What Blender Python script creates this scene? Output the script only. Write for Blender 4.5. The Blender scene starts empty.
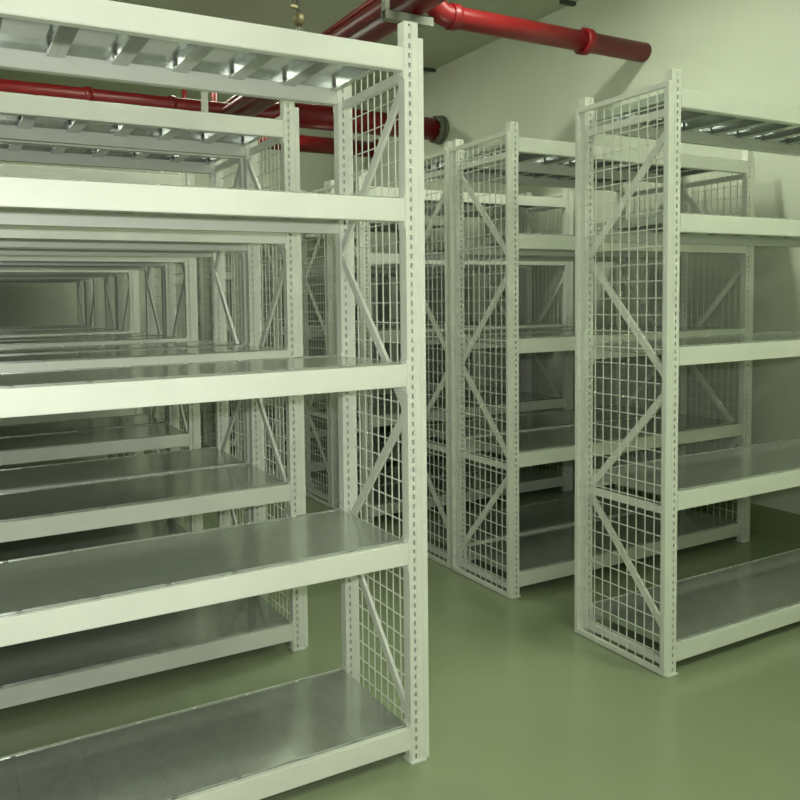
import bpy, bmesh, math, random
from mathutils import Vector, Matrix
random.seed(4)
S = bpy.context.scene
C = S.collection

# ------------------------------------------------------------------ materials
def new_mat(name):
    m = bpy.data.materials.new(name); m.use_nodes = True
    nt = m.node_tree; b = nt.nodes['Principled BSDF']
    return m, nt, b

def paint(name, col, rough=.4, var=.06, scale=6., bump=0., bump_scale=40., metallic=0., spec=.5, coat=0.):
    m, nt, b = new_mat(name)
    tc = nt.nodes.new('ShaderNodeTexCoord')
    n = nt.nodes.new('ShaderNodeTexNoise'); n.inputs['Scale'].default_value = scale; n.inputs['Detail'].default_value = 5
    r = nt.nodes.new('ShaderNodeValToRGB')
    r.color_ramp.elements[0].position = .3; r.color_ramp.elements[1].position = .7
    r.color_ramp.elements[0].color = (*[c*(1-var) for c in col], 1)
    r.color_ramp.elements[1].color = (*[min(1, c*(1+var)) for c in col], 1)
    nt.links.new(tc.outputs['Object'], n.inputs['Vector']); nt.links.new(n.outputs['Fac'], r.inputs['Fac'])
    nt.links.new(r.outputs['Color'], b.inputs['Base Color'])
    b.inputs['Roughness'].default_value = rough; b.inputs['Metallic'].default_value = metallic
    b.inputs['Specular IOR Level'].default_value = spec
    b.inputs['Coat Weight'].default_value = coat
    if bump:
        n2 = nt.nodes.new('ShaderNodeTexNoise'); n2.inputs['Scale'].default_value = bump_scale
        bp = nt.nodes.new('ShaderNodeBump'); bp.inputs['Strength'].default_value = bump; bp.inputs['Distance'].default_value = .01
        nt.links.new(tc.outputs['Object'], n2.inputs['Vector']); nt.links.new(n2.outputs['Fac'], bp.inputs['Height'])
        nt.links.new(bp.outputs['Normal'], b.inputs['Normal'])
    return m

def galvanised():
    m, nt, b = new_mat('galvanised sheet')
    tc = nt.nodes.new('ShaderNodeTexCoord')
    v = nt.nodes.new('ShaderNodeTexVoronoi'); v.inputs['Scale'].default_value = 45
    n = nt.nodes.new('ShaderNodeTexNoise'); n.inputs['Scale'].default_value = 7; n.inputs['Detail'].default_value = 4
    mx = nt.nodes.new('ShaderNodeMix'); mx.data_type = 'RGBA'; mx.inputs[0].default_value = .6
    r = nt.nodes.new('ShaderNodeValToRGB')
    r.color_ramp.elements[0].color = (.44, .475, .425, 1); r.color_ramp.elements[1].color = (.60, .64, .585, 1)
    nt.links.new(tc.outputs['Object'], v.inputs['Vector']); nt.links.new(tc.outputs['Object'], n.inputs['Vector'])
    nt.links.new(v.outputs['Color'], mx.inputs[6]); nt.links.new(n.outputs['Fac'], mx.inputs[7])
    nt.links.new(mx.outputs[2], r.inputs['Fac']); nt.links.new(r.outputs['Color'], b.inputs['Base Color'])
    b.inputs['Metallic'].default_value = .7
    b.inputs['Roughness'].default_value = .17
    bp = nt.nodes.new('ShaderNodeBump'); bp.inputs['Strength'].default_value = .12; bp.inputs['Distance'].default_value = .004
    nt.links.new(n.outputs['Fac'], bp.inputs['Height']); nt.links.new(bp.outputs['Normal'], b.inputs['Normal'])
    return m

M_POST = paint('ivory powder coat', (.71, .74, .65), .33, .03, 9, .03, 300)
M_WIRE = paint('ivory coated wire', (.71, .74, .65), .4, .02, 9)
M_GALV = galvanised()
M_FLOOR = paint('green epoxy floor', (.28, .335, .195), .20, .07, 1.3, .05, 3., 0, .5)
M_WALL = paint('pale green plaster', (.60, .64, .52), .65, .03, 2.2, .06, 25)
M_CEIL = paint('ceiling paint', (.44, .48, .35), .8, .05, 1.6, .05, 20)
M_SKIRT = paint('dark green wall paint', (.24, .30, .14), .35, .05, 3)
M_RED = paint('red fire pipe enamel', (.165, .0025, .005), .38, .10, 8, .02, 60)
M_GREY = paint('grey flange metal', (.16, .17, .13), .45, .1, 20, 0, 1, .3)
M_ZINC = paint('zinc strut', (.22, .235, .185), .55, .06, 15, 0, 1, .2)
M_BRASS = paint('brass', (.20, .17, .09), .5, .06, 15, 0, 1, .5)
M_DARK = paint('dark bracket steel', (.045, .05, .035), .5, .1, 15)
M_LAMP = paint('lamp housing enamel', (.75, .76, .70), .4, .02, 5)
mt, nt, b = new_mat('fluorescent tube glass')
b.inputs['Base Color'].default_value = (.9, .92, .85, 1); b.inputs['Emission Color'].default_value = (.95, 1, .82, 1); b.inputs['Emission Strength'].default_value = 22
M_TUBE = mt

# ------------------------------------------------------------------ mesh helpers
def box(bm, x0, x1, y0, y1, z0, z1):
    v = [bm.verts.new((x, y, z)) for z in (z0, z1) for y in (y0, y1) for x in (x0, x1)]
    for f in ((0, 2, 3, 1), (4, 5, 7, 6), (0, 1, 5, 4), (2, 6, 7, 3), (0, 4, 6, 2), (1, 3, 7, 5)):
        bm.faces.new([v[i] for i in f])

def bar(bm, p, q, w, t, side):
    """flat bar p->q, thickness t along 'side', width w across it"""
    p, q, side = Vector(p), Vector(q), Vector(side).normalized()
    d = (q-p).normalized(); a = d.cross(side).normalized()*w/2; s = side*t/2
    vs = [bm.verts.new(e+sa*a+ss*s) for e in (p, q) for sa, ss in ((-1, -1), (1, -1), (1, 1), (-1, 1))]
    for f in ((0, 1, 2, 3), (7, 6, 5, 4), (0, 4, 5, 1), (1, 5, 6, 2), (2, 6, 7, 3), (3, 7, 4, 0)):
        bm.faces.new([vs[i] for i in f])

def tube(bm, pts, radii, n=24, caps=True):
    pts = [Vector(p) for p in pts]; rings = []
    if not isinstance(radii, (list, tuple)): radii = [radii]*len(pts)
    t0 = (pts[1]-pts[0]).normalized()
    ref = Vector((0, 0, 1)) if abs(t0.z) < .9 else Vector((1, 0, 0))
    u = t0.cross(ref).normalized()
    for i, p in enumerate(pts):
        if i == 0: t = (pts[1]-pts[0])
        elif i == len(pts)-1: t = (pts[-1]-pts[-2])
        else:
            t = (pts[i+1]-p).normalized()+(p-pts[i-1]).normalized()
        t = t.normalized() if t.length > 1e-6 else t0
        u = (u-t*u.dot(t)).normalized(); w = t.cross(u)
        rings.append([bm.verts.new(p+radii[i]*(u*math.cos(a)+w*math.sin(a))) for a in [2*math.pi*k/n for k in range(n)]])
    for r0, r1 in zip(rings, rings[1:]):
        for k in range(n):
            f = bm.faces.new((r0[k], r0[(k+1) % n], r1[(k+1) % n], r1[k])); f.smooth = True
    if caps:
        bm.faces.new(rings[0][::-1]); bm.faces.new(rings[-1])

def mesh(name, bm, mat):
    bmesh.ops.recalc_face_normals(bm, faces=bm.faces)
    me = bpy.data.meshes.new(name); bm.to_mesh(me); bm.free()
    me.materials.append(mat)
    return me

def link(name, me, parent=None, loc=(0, 0, 0)):
    o = bpy.data.objects.new(name, me); C.objects.link(o)
    o.location = loc
    if parent: o.parent = parent
    return o

def B(fn, *a):
    bm = bmesh.new(); fn(bm, *a); return bm

def thing(name, label, cat, loc=(0, 0, 0), group=None):
    o = bpy.data.objects.new(name, None); C.objects.link(o); o.location = loc; o.empty_display_size = .1
    o['label'] = label; o['category'] = cat
    if group: o['group'] = group
    return o

def struct(name, me, label=None):
    o = link(name, me); o['kind'] = 'structure'
    if label: o['label'] = label
    return o

# ------------------------------------------------------------------ room shell
XL, XR, YF, YB, ZC, T = -2.85, 1.72, -2.9, 5.62, 3.24, .15
def shell(name, mat, *b_): return struct(name, mesh(name, B(box, *b_), mat))
shell('floor', M_FLOOR, XL-T, XR+T, YF-T, YB+T, -T, 0)
shell('ceiling', M_CEIL, XL-T, XR+T, YF-T, YB+T, ZC, ZC+T)
shell('wall_right', M_WALL, XR, XR+T, YF-T, YB+T, 0, ZC)
shell('wall_left', M_WALL, XL-T, XL, YF-T, YB+T, 0, ZC)
shell('wall_back', M_WALL, XL, XR, YB, YB+T, 0, ZC)
shell('wall_front', M_WALL, XL, XR, YF-T, YF, 0, ZC)
shell('baseboard_right', M_SKIRT, XR-.006, XR, YF, YB-.006, 0, .152)
shell('baseboard_left', M_SKIRT, XL, XL+.006, YF, YB-.006, 0, .152)
shell('baseboard_back', M_SKIRT, XL, XR, YB-.006, YB, 0, .152)

# ------------------------------------------------------------------ rack meshes
LEN, DEP, PW, PD, HT = 1.5707, .3946, .043, .030, 2.0
LEV = (1.936, 1.543, 1.103, .617, .099)   # top of the beams
BH = .060

def post_bm(hx):
    """perforated hollow post: a column of slots in its front and rear faces, at fraction hx of the width"""
    bm = bmesh.new(); t = .0025
    hw, hh, pitch = .0065, .0125, .025
    x0 = PW*hx-hw/2; x1 = x0+hw
    for ya, yb in ((0, t), (PD-t, PD)):
        box(bm, 0, x0, ya, yb, 0, HT); box(bm, x1, PW, ya, yb, 0, HT)
        z = 0.
        while z < HT-1e-6:
            zh = z+pitch*.5-hh/2
            box(bm, x0, x1, ya, yb, z, min(zh, HT))
            z2 = zh+hh; box(bm, x0, x1, ya, yb, z2, min(z+pitch, HT)); z += pitch
    # pressed step along the face
    xs = PW*(1-hx); box(bm, xs-.004, xs+.004, -.0012, 0, 0, HT)
    box(bm, 0, t, t, PD-t, 0, HT); box(bm, PW-t, PW, t, PD-t, 0, HT)
    return bm

def xform(me, fn):
    m2 = me.copy()
    for v in m2.vertices: v.co = fn(v.co)
    m2.flip_normals()
    return m2

ME_POST_A = mesh('post', post_bm(.62), M_POST)                      # left end frame, front post: holes near the beam side
ME_POST_B = xform(ME_POST_A, lambda c: Vector((PW-c.x, c.y, c.z)))   # right end frame, front post
ME_POST_C = xform(ME_POST_A, lambda c: Vector((c.x, PD-c.y, c.z)))
ME_POST_D = xform(ME_POST_B, lambda c: Vector((c.x, PD-c.y, c.z)))

def foot_bm():
    bm = bmesh.new(); box(bm, -.004, PW+.004, -.006, PD+.006, 0, .004)
    box(bm, -.0035, -.0005, .004, PD-.004, .004, .05)
    return bm
ME_FOOT = mesh('foot_plate', foot_bm(), M_POST)

def beam_bm():
    bm = bmesh.new(); x0, x1 = PW+.003, LEN-PW-.003
    # stepped box beam: face, ledge and rear web
    prof = [(0, 0), (.028, 0), (.028, BH-.014), (.016, BH-.014), (.016, BH), (0, BH)]
    a = [bm.verts.new((x0, y, z)) for y, z in prof]; b_ = [bm.verts.new((x1, y, z)) for y, z in prof]
    n = len(prof)
    for i in range(n): bm.faces.new((a[i], a[(i+1) % n], b_[(i+1) % n], b_[i]))
    bm.faces.new(a[::-1]); bm.faces.new(b_)
    es = [e for e in bm.edges if abs(e.verts[0].co.x-e.verts[1].co.x) > .5]
    bmesh.ops.bevel(bm, geom=es, offset=.002, segments=2, affect='EDGES')
    return bm
ME_BEAM = mesh('beam', beam_bm(), M_POST)
ME_BEAM_R = xform(ME_BEAM, lambda c: Vector((c.x, -c.y, c.z)))

def conn_bm(s):
    bm = bmesh.new(); x = PW if s < 0 else LEN-PW-.003
    box(bm, x, x+.003, .002, .032, -.018, BH+.012)
    xx = x+.003 if s < 0 else x-.002
    for z in (-.008, BH+.004): box(bm, xx, xx+.002, .012, .020, z-.004, z+.004)
    return bm
ME_CON = [mesh('beam_connector', conn_bm(-1), M_POST), mesh('beam_connector', conn_bm(1), M_POST)]
ME_CON_R = [xform(m, lambda c: Vector((c.x, -c.y, c.z))) for m in ME_CON]

def shelf_bm():
    """galvanised deck panels side by side, edges turned down; z=0 is the top of the beams"""
    bm = bmesh.new(); x0, x1 = PW+.004, LEN-PW-.004; n = 9; w = (x1-x0)/n
    for i in range(n):
        a, c = x0+i*w+.0002, x0+(i+1)*w-.0002
        box(bm, a, c, .018, DEP-.018, .0, .003)                 # deck
        box(bm, a, a+.012, .031, DEP-.031, -.024, 0); box(bm, c-.012, c, .031, DEP-.031, -.024, 0)
        box(bm, a+.012, a+.022, .031, DEP-.031, -.024, -.022); box(bm, c-.022, c-.012, .031, DEP-.031, -.024, -.022)
        box(bm, a+.02, c-.02, .031, .034, -.016, 0); box(bm, a+.02, c-.02, DEP-.034, DEP-.031, -.016, 0)
        box(bm, a+.006, c-.006, .0165, .018, -.004, .0055)      # turned-up front edge behind the beam lip
        box(bm, a+.006, c-.006, DEP-.018, DEP-.0165, -.004, .0055)
    return bm
ME_SHELF = mesh('shelf', shelf_bm(), M_GALV)

def cross_bm():
    bm = bmesh.new(); box(bm, .010, .028, PD, DEP-PD, -BH-.014, -BH+.010); return bm
ME_CROSS = mesh('cross_bar', cross_bm(), M_POST)

NODES = (1.845, 1.420, .975, .550, .115)
def diag_bm(z0, z1, front_first):
    bm = bmesh.new(); ya, yb = PD*.55, DEP-PD*.55
    if not front_first: ya, yb = yb, ya
    bar(bm, (.034, ya, z0), (.034, yb, z1), .024, .010, (1, 0, 0))
    return bm
ME_DIAG = {}
for typ in (0, 1):
    ME_DIAG[typ] = [mesh('diagonal_brace', diag_bm(NODES[i], NODES[i+1], (i+typ) % 2 == 0), M_POST) for i in range(4)]

def grid_bm():
    bm = bmesh.new(); x = -.006; r = .0015
    n = 10
    for i in range(1, n):
        y = .014+(DEP-.028)*i/n; box(bm, x-r, x+r, y-r, y+r, .018, 1.95)
    m = 34
    for i in range(1, m):
        z = .018+1.932*i/m; box(bm, x-3*r, x-r, .014, DEP-.014, z-r, z+r)
    return bm
ME_GRID = mesh('wire_grid', grid_bm(), M_WIRE)
def frame_bm():
    bm = bmesh.new()
    box(bm, -.016, 0, -.001, .012, .003, 1.965); box(bm, -.016, 0, DEP-.012, DEP+.001, .003, 1.965)
    box(bm, -.016, -.002, .012, DEP-.012, .003, .020); box(bm, -.016, -.002, .012, DEP-.012, 1.948, 1.965)
    return bm
ME_FRAME = mesh('mesh_panel', frame_bm(), M_POST)

def make_rack(typ):
    r = bpy.data.objects.new('storage_rack', None); C.objects.link(r); r.empty_display_size = .1
    for x, y, me in ((0, 0, ME_POST_A), (LEN-PW, 0, ME_POST_B), (0, DEP-PD, ME_POST_C), (LEN-PW, DEP-PD, ME_POST_D)):
        p = link('post', me, r, (x, y, .004)); link('foot_plate', ME_FOOT, p, (0, 0, -.004))
    for s in (0, 1):
        fr = link('mesh_panel', ME_FRAME, r); gr = link('wire_grid', ME_GRID, fr)
        ds = [link('diagonal_brace', me, r) for me in ME_DIAG[typ]]
        cs = [link('cross_bar', ME_CROSS, r, (0, 0, z)) for z in (LEV[0], LEV[3], LEV[4])]
        if s:
            for o in (fr, *ds, *cs):
                o.location.x = LEN; o.scale.x = -1
    for z in LEV:
        for back in (0, 1):
            b_ = link('beam', ME_BEAM_R if back else ME_BEAM, r, (0, DEP if back else 0, z-BH))
            for me in (ME_CON_R if back else ME_CON): link('beam_connector', me, b_)
        link('shelf', ME_SHELF, r, (0, 0, z))
    return r

def copy_tree(o, parent=None):
    c = o.copy(); C.objects.link(c)
    if parent: c.parent = parent; c.matrix_parent_inverse = o.matrix_parent_inverse
    for ch in list(o.children): copy_tree(ch, c)
    return c

ROWS = (-.0165, .750, 1.172, 1.970, 2.392, 3.190, 3.612, 4.410, 4.832)
proto = [make_rack(0), make_rack(1)]; used = [False, False]
LAB_L = ('large pale steel rack filling the left foreground, its bottom shelf nearest the viewer',
         'pale steel rack directly behind the big left foreground rack, across a narrow gap',
         'third rack from the front on the left, back to back with the second one',
         'fourth rack from the front on the left, past the second narrow gap',
         'fifth rack from the front on the left, back to back with the fourth',
         'sixth rack from the front on the left, dim behind the nearer shelves',
         'seventh rack from the front on the left, deep in shade',
         'eighth rack from the front on the left, second from the far wall',
         'last rack on the left, standing nearest the far wall')
LAB_R = ('pale green-white rack on the far right of the picture, mesh end panel fully in view',
         'rack in the centre behind the right foreground one, red pipe high above its shelves',
         'third rack on the right side, back to back with the centre rack',
         'fourth rack on the right side, seen through the shelves of the centre rack',
         'fifth rack on the right side, back to back with the fourth one',
         'sixth rack on the right side, mostly hidden behind nearer racks',
         'seventh rack on the right side, barely seen through mesh panels',
         'eighth rack on the right side, under the lower red wall pipe',
         'last rack on the right side, in the corner by the far wall')
for side, x0, labs in (('L', -1.010-LEN, LAB_L), ('R', -.029, LAB_R)):
    for i, y in enumerate(ROWS):
        typ = i % 2
        if not used[typ]: r = proto[typ]; used[typ] = True
        else: r = copy_tree(proto[typ])
        r.location = (x0, y, 0)
        dz = {('L', 1): -.02, ('L', 2): -.02, ('R', 0): .01, ('R', 1): .028, ('R', 2): .028}.get((side, i))
        if dz:                                   # the top level is hooked into a slot of its own height
            for ch in r.children:
                if ch.name.split('.')[0] in ('beam', 'shelf') and ch.location.z > 1.8: ch.location.z += dz
        r['label'] = labs[i]; r['category'] = 'rack'
        r['group'] = 'racks in the left-hand rows' if side == 'L' else 'racks in the right-hand rows'

# ------------------------------------------------------------------ red pipes
def arc(c, u, v, r, a0, a1, n=10):
    c, u, v = Vector(c), Vector(u), Vector(v)
    return [c+r*(u*math.cos(a)+v*math.sin(a)) for a in [a0+(a1-a0)*k/n for k in range(n+1)]]
def pipe(name, label, pts, rad, group='red fire pipes under the ceiling'):
    bm = bmesh.new(); tube(bm, pts, rad, 28)
    o = link(name, mesh(name, bm, M_RED)); o['label'] = label; o['category'] = 'pipe'; o['group'] = group
    return o
def ring(parent, name, p, d, rad, ln, mat, label=None, bolts=0):
    bm = bmesh.new(); p, d = Vector(p), Vector(d)
    b_ = min(.006, ln*.2)
    tube(bm, [p-d*ln/2, p-d*(ln/2-b_), p+d*(ln/2-b_), p+d*ln/2], [rad-b_, rad, rad, rad-b_], 28)
    o = link(name, mesh(name, bm, mat), parent)
    if label: o['label'] = label
    return o

# pipe crossing in front of the right wall, elbow going up
Z3, Y3, R3 = 2.747, 1.565, .056
p3 = pipe('fire_pipe', 'red pipe with an elbow running across the top centre into the right wall',
          [(.170, Y3, ZC), (.170, Y3, Z3+.10)] + [v for v in arc((.27, Y3, Z3+.10), (-1, 0, 0), (0, 0, -1), .10, 0, math.pi/2)] + [(XR, Y3, Z3)], R3)
ring(p3, 'pipe_coupling', (1.235, Y3, Z3), (1, 0, 0), R3+.017, .055, M_RED)
bm = bmesh.new(); box(bm, 1.218, 1.252, Y3-.012, Y3+.012, Z3+R3+.012, Z3+R3+.03)
link('bolt_lug', mesh('bolt_lug', bm, M_ZINC), p3)
ring(p3, 'pipe_coupling', (.30, Y3, Z3), (1, 0, 0), R3+.010, .05, M_RED)
ring(p3, 'pipe_coupling', (.170, Y3, Z3+.15), (0, 0, 1), R3+.010, .05, M_RED)

# thick pipe at the back into the right wall
Z1, Y1 = 2.712, 3.62
p1 = pipe('fire_pipe', 'thick red pipe behind the racks ending at a dark round flange on the right wall', [(.30, Y1, Z1), (XR, Y1, Z1)], .092)
ring(p1, 'wall_flange', (XR-.05, Y1, Z1), (1, 0, 0), .112, .05, M_GREY, 'dark grey round flange')
ring(p1, 'wall_flange', (XR-.012, Y1, Z1), (1, 0, 0), .120, .024, M_GREY, 'dark grey round flange')
for k in range(8):
    a = k*math.pi/4+.2; bm = bmesh.new()
    c = Vector((XR-.087, Y1+.102*math.cos(a), Z1+.102*math.sin(a))); tube(bm, [c, c+Vector((.02, 0, 0))], .010, 6)
    link('flange_bolt', mesh('flange_bolt', bm, M_GREY), p1)
ring(p1, 'pipe_coupling', (.285, Y1, Z1), (1, 0, 0), .112, .05, M_RED)
# thin continuation to the left
p1b = pipe('fire_pipe', 'long thinner red pipe running left above the shelves behind the left racks', [(XL, Y1, 2.690), (.10, Y1, 2.690), (.20, Y1, Z1-.005), (.262, Y1, Z1)], [.056, .056, .08, .085])
for x in (-2.2, -1.2, -.62): ring(p1b, 'pipe_coupling', (x, Y1, 2.69), (1, 0, 0), .066, .05, M_RED)
# lower pipe farther back
p2 = pipe('fire_pipe', 'lower red pipe at the very back, just under the thick flanged pipe', [(-.2, 4.66, 2.738), (XR, 4.66, 2.738)], .075)
ring(p2, 'pipe_coupling', (-.2, 4.66, 2.738), (1, 0, 0), .092, .05, M_RED)
ring(p2, 'wall_flange', (XR-.012, 4.66, 2.738), (1, 0, 0), .10, .024, M_RED)
bm = bmesh.new(); tube(bm, [(-.2, 4.66, 2.80), (-.2, 4.66, ZC)], .02, 10)
link('drop_pipe', mesh('drop_pipe', bm, M_RED), p2)

# three pipes running away under the ceiling above the left foreground rack
zc = 2.65
pA = pipe('fire_pipe', 'thin red pipe, leftmost of the three running diagonally above the foreground post', [(-.115, YF, 2.80), (-.115, 4.10, 2.80), (-.115, 4.13, 2.81), (-.115, 4.14, 2.84), (-.115, 4.14, ZC)], .022, 'red pipes slung on the strut hanger')
pB = pipe('fire_pipe', 'middle dark red pipe of the three slung above the foreground post', [(-.250, YF, zc), (-.250, Y1-.058, zc)], .035, 'red pipes slung on the strut hanger')
pC = pipe('fire_pipe', 'widest red pipe with a bright glint, right of the three slung above the foreground post', [(-.132, YF, zc), (-.132, Y1-.06, zc)], .062, 'red pipes slung on the strut hanger')
for p_, x, rr in ((pB, -.250, .035), (pC, -.132, .058)):
    for y in (.2,): ring(p_, 'pipe_coupling', (x, y, zc), (0, 1, 0), rr+.012, .05, M_RED)
# trapeze hangers
def hanger(y, label):
    h = thing('pipe_hanger', label, 'pipe hanger', (0, y, ZC), 'strut hangers carrying the red pipes')
    bm = bmesh.new(); z = zc-.062-.041-ZC
    box(bm, -.310, -.05, -.02, -.017, z, z+.041); box(bm, -.310, -.05, .017, .02, z, z+.041); box(bm, -.310, -.05, -.017, .017, z, z+.003)
    box(bm, -.310, -.05, -.02, -.008, z+.038, z+.041); box(bm, -.310, -.05, .008, .02, z+.038, z+.041)
    link('strut_channel', mesh('strut_channel', bm, M_ZINC), h)
    for x in (-.299,):
        bm = bmesh.new(); box(bm, x-.011, x+.011, -.018, .018, z+.041, 0); link('hanger_leg', mesh('hanger_leg', bm, M_ZINC), h)
    return h
hanger(1.27, 'grey strut hanger under the red pipes above the foreground post')

# hanger strap in front of the thin pipe at the back
h2 = thing('pipe_hanger', 'pale vertical strap carrying the long thin red pipe behind the left racks', 'pipe hanger', (-.395, Y1, ZC))
bm = bmesh.new(); box(bm, -.024, .024, -.075, -.057, -.66, 0); link('hanger_strap', mesh('hanger_strap', bm, M_LAMP), h2)
bm = bmesh.new(); box(bm, -.024, .024, -.075, .075, -.66, -.608); link('hanger_saddle', mesh('hanger_saddle', bm, M_LAMP), h2)

# sprinkler pendant
sp = thing('sprinkler', 'small pendant sprinkler with pale fitting hanging above the left foreground rack', 'sprinkler', (-.50, 1.76, ZC-.03))
bm = bmesh.new(); tube(bm, [(0, 0, .03), (0, 0, -.50)], .011, 10); tube(bm, [(-.03, 0, 0), (-.03, 0, -.47)], .005, 8); link('drop_pipe', mesh('drop_pipe', bm, M_GREY), sp)
bm = bmesh.new(); tube(bm, [(0, 0, -.50), (0, 0, -.515), (0, 0, -.54), (0, 0, -.56)], [.02, .03, .03, .014], 14); box(bm, -.045, 0, -.008, .008, -.475, -.462); link('fitting', mesh('fitting', bm, M_BRASS), sp)
bm = bmesh.new(); tube(bm, [(0, 0, -.56), (0, 0, -.60)], .006, 8)
tube(bm, [(0, 0, -.60), (0, 0, -.606)], .024, 16)
for s in (-1, 1): tube(bm, [(s*.008, 0, -.56), (s*.02, 0, -.58), (s*.006, 0, -.60)], .0035, 8)
link('sprinkler_head', mesh('sprinkler_head', bm, M_ZINC), sp)

# dark brackets where the ceiling meets the right wall
for y, lab in ((3.70, 'short dark bracket high on the right wall above the round flange'), (2.12, 'short dark bracket at the top edge above the pipe coupling')):
    bm = bmesh.new(); box(bm, -.12, 0, -.015, .015, -.022, 0)
    o = link('ceiling_bracket', mesh('ceiling_bracket', bm, M_DARK), None, (XR, y, ZC)); o['label'] = lab; o['category'] = 'bracket'; o['group'] = 'dark brackets by the ceiling'

# ------------------------------------------------------------------ ceiling lamps
def lamp(x, y, label, power, rot=0, col=(.93, 1, .82)):
    t = thing('ceiling_lamp', label, 'ceiling lamp', (x, y, ZC), 'fluorescent ceiling lamps')
    t.rotation_euler.z = rot
    bm = bmesh.new(); box(bm, -.62, .62, -.06, .06, -.05, 0); link('housing', mesh('housing', bm, M_LAMP), t)
    for s in (-.035, .035):
        bm = bmesh.new(); tube(bm, [(-.59, s, -.07), (.59, s, -.07)], .014, 12); link('tube', mesh('tube', bm, M_TUBE), t)
    L = bpy.data.lights.new('lamp_light', 'AREA'); L.shape = 'RECTANGLE'; L.size = 1.2; L.size_y = .12; L.energy = power; L.color = col
    o = bpy.data.objects.new('lamp_light', L); C.objects.link(o); o.parent = t; o.location = (0, 0, -.095)
lamp(.85, -1.75, 'fluorescent ceiling lamp at the near end over the right side', 22, math.pi/2)
lamp(-1.1, -2.0, 'fluorescent ceiling lamp at the near end behind the viewer', 14, 0)
lamp(.20, 1.0, 'fluorescent ceiling lamp over the right-hand racks', 25, 0)
lamp(-1.9, 2.55, 'fluorescent ceiling lamp over the left racks, hidden above the foreground shelf', 14, 0)
lamp(.10, 4.15, 'fluorescent ceiling lamp closest to the far wall', 10, 0)

# ------------------------------------------------------------------ camera
cx, cy, f = 311.93, 343.25, 756.69
yaw, pit, rol = .4598, -.0543, -.017
F = Vector((math.sin(yaw)*math.cos(pit), math.cos(yaw)*math.cos(pit), math.sin(pit)))
R0 = Vector((math.cos(yaw), -math.sin(yaw), 0)); U0 = R0.cross(F)
Rr = R0*math.cos(rol)+U0*math.sin(rol); Ur = -R0*math.sin(rol)+U0*math.cos(rol)
cd = bpy.data.cameras.new('camera'); cam = bpy.data.objects.new('camera', cd); C.objects.link(cam)
m = Matrix((Rr, Ur, -F)).transposed().to_4x4(); m.translation = Vector((-2.1765, -1.7122, 1.274)); cam.matrix_world = m
cd.sensor_width = 36; cd.lens = f/800*36; cd.shift_x = (400-cx)/800; cd.shift_y = -(400-cy)/800; cd.clip_start = .05
S.camera = cam
# the camera's own flash
L = bpy.data.lights.new('camera_flash', 'AREA'); L.shape = 'RECTANGLE'; L.size = .07; L.size_y = .04; L.energy = 21; L.color = (1, .975, .99)
fl = bpy.data.objects.new('camera_flash', L); C.objects.link(fl)
fd = (F-Rr*.45).normalized(); fl.rotation_euler = fd.to_track_quat('-Z', 'Y').to_euler(); fl.location = Vector((-2.1765, -1.7122, 1.274))+Ur*.07+F*.02

w = bpy.data.worlds.new('World'); S.world = w; w.use_nodes = True
w.node_tree.nodes['Background'].inputs[0].default_value = (.55, .62, .45, 1); w.node_tree.nodes['Background'].inputs[1].default_value = .0
S.view_settings.view_transform = 'Standard'; S.view_settings.look = 'None'; S.view_settings.gamma = 1; S.view_settings.exposure = 0
